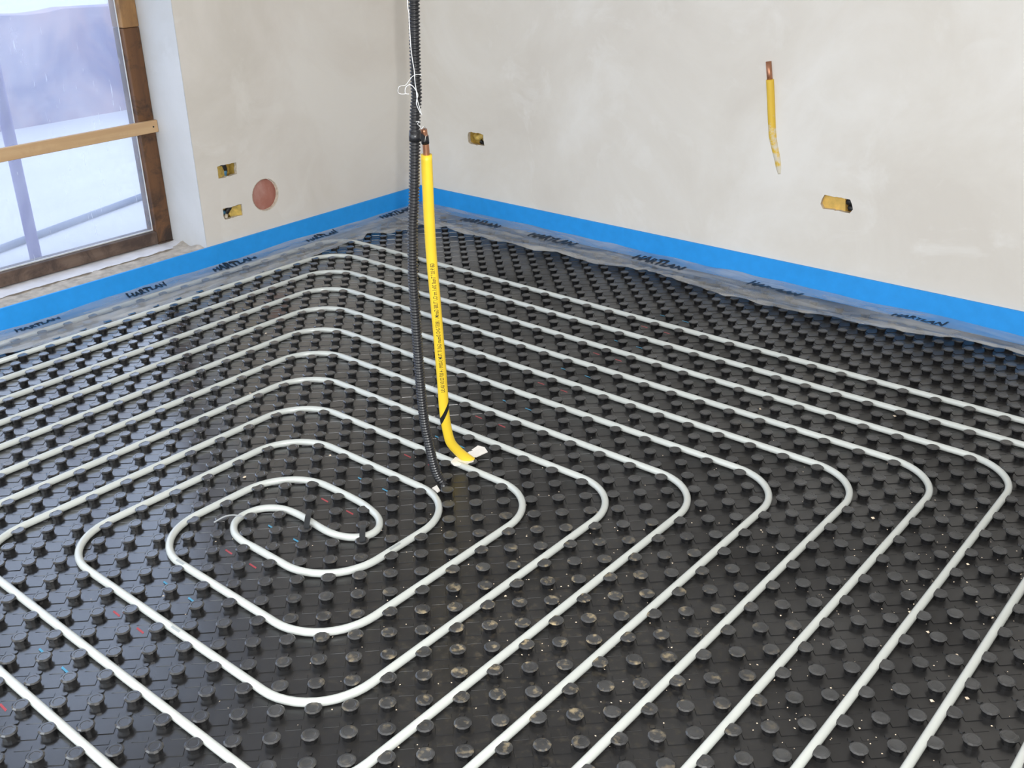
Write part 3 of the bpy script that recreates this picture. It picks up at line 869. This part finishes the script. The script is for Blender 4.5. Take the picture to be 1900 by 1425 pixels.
tag(hose, 'black corrugated conduit hanging down to the floor in the middle of the room', 'conduit')

Yp = [(40.20, 26.24, -0.08), (39.96, 26.52, 0.26), (39.74, 26.86, 0.74), (39.57, 27.19, 1.35), (39.50, 27.36, 2.22), (39.50, 27.49, 3.4), (39.57, 27.60, 4.88), (39.66, 27.78, 7.27),
      (39.76, 27.99, 9.71), (39.85, 28.20, 12.04), (39.99, 28.37, 14.27), (40.22, 28.57, 17.25)]
yp_pts = catmull([w(*q) for q in Yp], 8)
gy = empty('gas_pipe', w(40.0, 26.7, 0))
tag(gy, 'bright yellow coated gas pipe rising from the floor beside the black conduit', 'pipe')
YR = 0.268
coat = child(link('coating', tube('coating', yp_pts, YR * U, 18), 'yellow', None, True), gy)
child(link('copper_end', tube('copper_end', catmull([w(40.20, 28.55, 17.0), w(40.24, 28.60, 17.7), w(40.25, 28.70, 18.45)], 5), 0.155 * U, 14), 'copper', None, True), gy)
# torn start of the coating beside the copper: a thin raised tongue
tg = [w(40.02, 28.72, 17.1), w(39.99, 28.76, 17.45), w(40.10, 28.66, 17.1), w(40.13, 28.62, 17.2)]
# diagonal tape turn low on the pipe
T, N = frames(yp_pts)
lens = [0.0]
for a, b_ in zip(yp_pts, yp_pts[1:]): lens.append(lens[-1] + (b_ - a).length)
def on_pipe(s, ang, r):
    for i in range(len(lens) - 1):
        if lens[i] <= s <= lens[i + 1]:
            break
    t = (s - lens[i]) / (lens[i + 1] - lens[i])
    c = yp_pts[i].lerp(yp_pts[i + 1], t); tt = T[i].lerp(T[i + 1], t).normalized()
    view = CAMP - c; f_ = (view - tt * view.dot(tt)).normalized(); sd = tt.cross(f_)
    return c + f_ * (r * math.cos(ang)) + sd * (r * math.sin(ang))
def s_at_z(Z):
    zz = (Z + ZB) * U
    for i in range(len(yp_pts) - 1):
        if yp_pts[i].z <= zz <= yp_pts[i + 1].z:
            return lens[i] + (zz - yp_pts[i].z) / (yp_pts[i + 1].z - yp_pts[i].z) * (lens[i + 1] - lens[i])
    return lens[-1]
s0 = s_at_z(3.25)
V = []; F = []
nn = 40
for i in range(nn + 1):
    a = -2.2 + 4.6 * i / nn
    sc = s0 + 0.42 * U * math.sin(max(-1.57, min(1.57, a))) * 1.2
    for e in (-1, 1):
        V.append(on_pipe(sc + e * 0.20 * U, a, (YR + 0.012) * U))
for i in range(nn):
    F.append((2 * i, 2 * i + 1, 2 * i + 3, 2 * i + 2))
tp = child(link('tape_turn', mesh('tape_turn', V, F), 'tape', None, True), gy); tp['label'] = 'diagonal turn of black tape'
V = [on_pipe(s0 - 0.40 * U, -1.35, (YR + 0.02) * U), on_pipe(s0 - 0.40 * U, -1.75, (YR + 0.03) * U), on_pipe(s0 - 1.75 * U, -1.55, (YR + 0.05) * U), on_pipe(s0 - 1.6 * U, -1.25, (YR + 0.02) * U)]
child(link('tape_tail', mesh('tape_tail', V, [(0, 1, 2, 3)]), 'tape'), gy)
# printed line on the yellow coating, reading downwards
sa, sb = s_at_z(4.6), s_at_z(11.9)
txt = 'GB 9:10.° Tres0 20x1 mt CU TUBE GamM / 18057-2×D Dmum GAS IT TUM 3-0099 14 007 02 0V 0A 5U'
tx = print_on(None, txt, 0.30 * U, lambda u, v: on_pipe(0, 0, 0) if False else Vector((u, v, 0)), name='printed_line', shear=0, bold=0.01)
xs = [v.co.x for v in tx.data.vertices]
x0, x1 = min(xs), max(xs)
for v in tx.data.vertices:
    s = sb + (sa - sb) * (v.co.x - x0) / (x1 - x0)
    v.co = on_pipe(s, -v.co.y / (YR * U) * 1.0 + 0.05, (YR + 0.006) * U)
tx.parent = coat

# black tape that binds the copper end to the conduit
tb = empty('tape_binding', w(40.25, 29.0, 18.2))
tag(tb, 'black tape binding the bare copper end to the hanging conduit', 'tape')
child(link('conduit_wrap', tube('conduit_wrap', [w(40.28, 29.32, 18.02), w(40.285, 29.315, 18.2), w(40.30, 29.30, 18.48)], [0.268 * U, 0.275 * U, 0.268 * U], 18), 'tape', None, True), tb)
child(link('copper_wrap', tube('copper_wrap', [w(40.225, 28.60, 17.78), w(40.24, 28.63, 17.95), w(40.245, 28.66, 18.14)], [0.185 * U, 0.19 * U, 0.185 * U], 16), 'tape', None, True), tb)
V = [w(40.42, 29.10, 18.38), w(40.40, 29.12, 18.05), w(40.34, 28.68, 17.80), w(40.36, 28.66, 18.12)]
V += [q + Vector((-0.25 * U, 0.06 * U, 0)) for q in V]
child(link('bridge', mesh('bridge', V, [(0, 1, 2, 3), (7, 6, 5, 4)] + [(k, 4 + k, 4 + (k + 1) % 4, (k + 1) % 4) for k in range(4)]), 'tape'), tb)
V = [w(40.62, 28.98, 18.22), w(40.60, 28.86, 18.28), w(40.57, 28.90, 18.17), w(40.60, 29.0, 17.98), w(40.62, 29.04, 17.98)]
child(link('torn_label', mesh('torn_label', V, [(0, 1, 2), (0, 2, 3, 4)]), 'scrap'), tb)

# loose wire tied round the conduit
wr = empty('tying_wire', w(40.7, 29.4, 18.6))
tag(wr, 'thin bright steel wire running down the conduit and curling into loops', 'wire')
def wire(pts, r=0.021):
    child(link('strand', tube('strand', catmull([w(a, -b_, c) for a, b_, c in pts], 6), r * U, 6), 'wire', None, True), wr)
wire([(40.66, -29.36, 30.0), (40.60, -29.45, 27.0), (40.54, -29.56, 24.09), (40.56, -29.54, 23.57), (40.56, -29.54, 22.71), (40.57, -29.53, 22.0), (40.60, -29.50, 21.52), (40.63, -29.47, 21.16), (40.63, -29.47, 20.73),
      (40.66, -29.44, 20.29), (40.67, -29.43, 19.95), (40.71, -29.39, 19.7), (40.76, -29.34, 19.4), (40.80, -29.30, 19.24)])
wire([(40.76, -29.34, 19.3), (40.65, -29.45, 19.68), (40.66, -29.44, 19.92), (40.70, -29.40, 20.12), (40.64, -29.46, 20.34), (40.53, -29.57, 20.54), (40.44, -29.66, 20.57), (40.33, -29.77, 20.43), (40.32, -29.78, 20.21), (40.43, -29.67, 20.17)])
wire([(40.86, -29.24, 20.95), (40.76, -29.34, 21.01), (40.58, -29.52, 20.94), (40.45, -29.65, 20.74), (40.32, -29.78, 20.55), (40.14, -29.96, 20.51), (40.09, -30.01, 20.27), (40.2, -29.9, 20.18), (40.32, -29.78, 20.19)], 0.014)
wire([(40.59, -29.51, 18.94), (40.70, -29.40, 18.96), (40.64, -29.46, 18.85), (40.71, -29.39, 18.75), (40.76, -29.34, 18.62), (40.83, -29.27, 18.74), (40.75, -29.05, 18.60), (40.40, -28.75, 18.45)], 0.015)

# ------------------------------------------------------------------ paper scraps at the pipe ends
def scrap(pts, z, th, label, seed):
    rnd = random.Random(seed)
    n = len(pts)
    V = [w(a, b_, z + rnd.uniform(-0.04, 0.10)) for a, b_ in pts]
    V += [q - Vector((0, 0, th * U)) for q in V]
    F = [tuple(range(n - 1, -1, -1)), tuple(range(n, 2 * n))] + [(k, (k + 1) % n, n + (k + 1) % n, n + k) for k in range(n)]
    o = link('paper_scrap', mesh('paper_scrap', V, F), 'scrap'); tag(o, label, 'scrap', 'white scraps at the pipe ends')
scrap([(39.53, 25.93), (39.55, 24.99), (39.96, 24.89), (40.34, 25.07), (40.28, 25.91), (39.93, 26.22)], 0.10, 0.05, 'larger white scrap sticking out behind the foot of the yellow pipe', 1)
scrap([(39.62, 27.30), (39.46, 26.75), (39.70, 26.45), (40.30, 26.12), (40.52, 26.45), (40.36, 26.95), (39.96, 27.38)], 0.10, 0.08, 'white scrap in front of the foot of the yellow pipe', 2)
scrap([(40.50, 29.71), (40.55, 29.39), (41.03, 29.64), (41.08, 29.91)], 0.0, 0.05, 'small white scrap at the foot of the black conduit', 3)

# ------------------------------------------------------------------ crumbs of plaster and grit
V = []; F = []
def crumb(X, Y, Z, s, rnd):
    b0 = len(V)
    for (a, b_, c) in ((1, 0, 0), (-1, 0, 0), (0, 1, 0), (0, -1, 0), (0, 0, 1), (0, 0, -1)):
        k = s * rnd.uniform(0.5, 1.3)
        V.append(w(X + a * k, Y + b_ * k, Z + (c * k * 0.6)))
    for f in ((0, 2, 4), (2, 1, 4), (1, 3, 4), (3, 0, 4), (2, 0, 5), (1, 2, 5), (3, 1, 5), (0, 3, 5)):
        F.append(tuple(b0 + q for q in f))
rnd = random.Random(3)
for (X, Y) in [(63.76, 24.32), (64.87, 25.18), (66.44, 29.14), (67.45, 28.16), (66.61, 22.51), (56.15, 6.71), (49.5, 10.73), (64.49, 19.21), (59.57, 18.14), (11.05, 20.21),
               (16.15, 21.44), (23.35, 28.34), (33.48, 30.56), (31.63, 35.04), (49.41, 34.29), (55.02, 32.75)]:
    crumb(X, Y, -0.1, 0.10, rnd)
for k in range(420):
    a = rnd.gauss(54, 9); b_ = rnd.gauss(31, 8)
    if not (8 < a < 78 and -2 < b_ < 60): continue
    crumb(a, b_, ZF + 0.09, rnd.uniform(0.018, 0.05), rnd)
for k in range(160):
    crumb(rnd.uniform(60, 72), rnd.uniform(14, 36), ZF + 0.09, rnd.uniform(0.02, 0.06), rnd)
cr = link('grit', mesh('grit', V, F), 'crumb')
tag(cr, 'scattered crumbs of plaster and grit lying on the black floor panels', 'grit', None, 'stuff')

# ------------------------------------------------------------------ outside the window
structure(link('terrace', mesh('terrace', [w(-5.0, -160, -3), w(-5.0, 200, -3), w(-400, 200, -3), w(-400, -160, -3)], [(0, 1, 2, 3)]), 'terrace'), 'pale terrace outside the window')
structure(link('rear_ground', mesh('rear_ground', [w(-100, 77.5, -3), w(87.5, 77.5, -3), w(87.5, 400, -3), w(-100, 400, -3)], [(0, 1, 2, 3)]), 'terrace'), 'pale ground outside the added rear opening')
structure(link('side_ground', mesh('side_ground', [w(87.5, -160, -3), w(400, -160, -3), w(400, 400, -3), w(87.5, 400, -3)], [(0, 1, 2, 3)]), 'terrace'), 'pale ground outside the added side opening')
V = []; F = []
for i in range(121):
    Y = -160 + 3.0 * i
    h = 13.0 + 0.6 * noise.noise(Vector((Y * 0.15, 0, 0)))
    for (x, z) in ((-85, -3), (-85.3, h), (-88.5, h + 0.1), (-88.8, -3)):
        V.append(w(x, Y, z))
for i in range(120):
    for k in range(3):
        F.append((i * 4 + k, i * 4 + k + 1, i * 4 + 5 + k, i * 4 + 4 + k))
pp = link('garden_wall', mesh('garden_wall', V, F), 'parapet')
tag(pp, 'blurred mauve brown low wall outside beyond the hazy window', 'wall')
po = link('metal_post', tube('metal_post', [w(-22.8, 18.8, -3), w(-22.8, 18.8, 45)], 0.56 * U, 12), 'post', None, True)
tag(po, 'slim violet post standing outside close to the window', 'post')
tr = link('lying_tube', tube('lying_tube', [w(-24.5, 29.5, -2.7), w(-28.0, 18.5, -2.7), w(-33.6, 0.5, -2.7), w(-36.0, -8, -2.7)], 0.40 * U, 10), 'dark_tube', None, True)
tag(tr, 'dark tube lying on the pale terrace outside the window', 'tube')
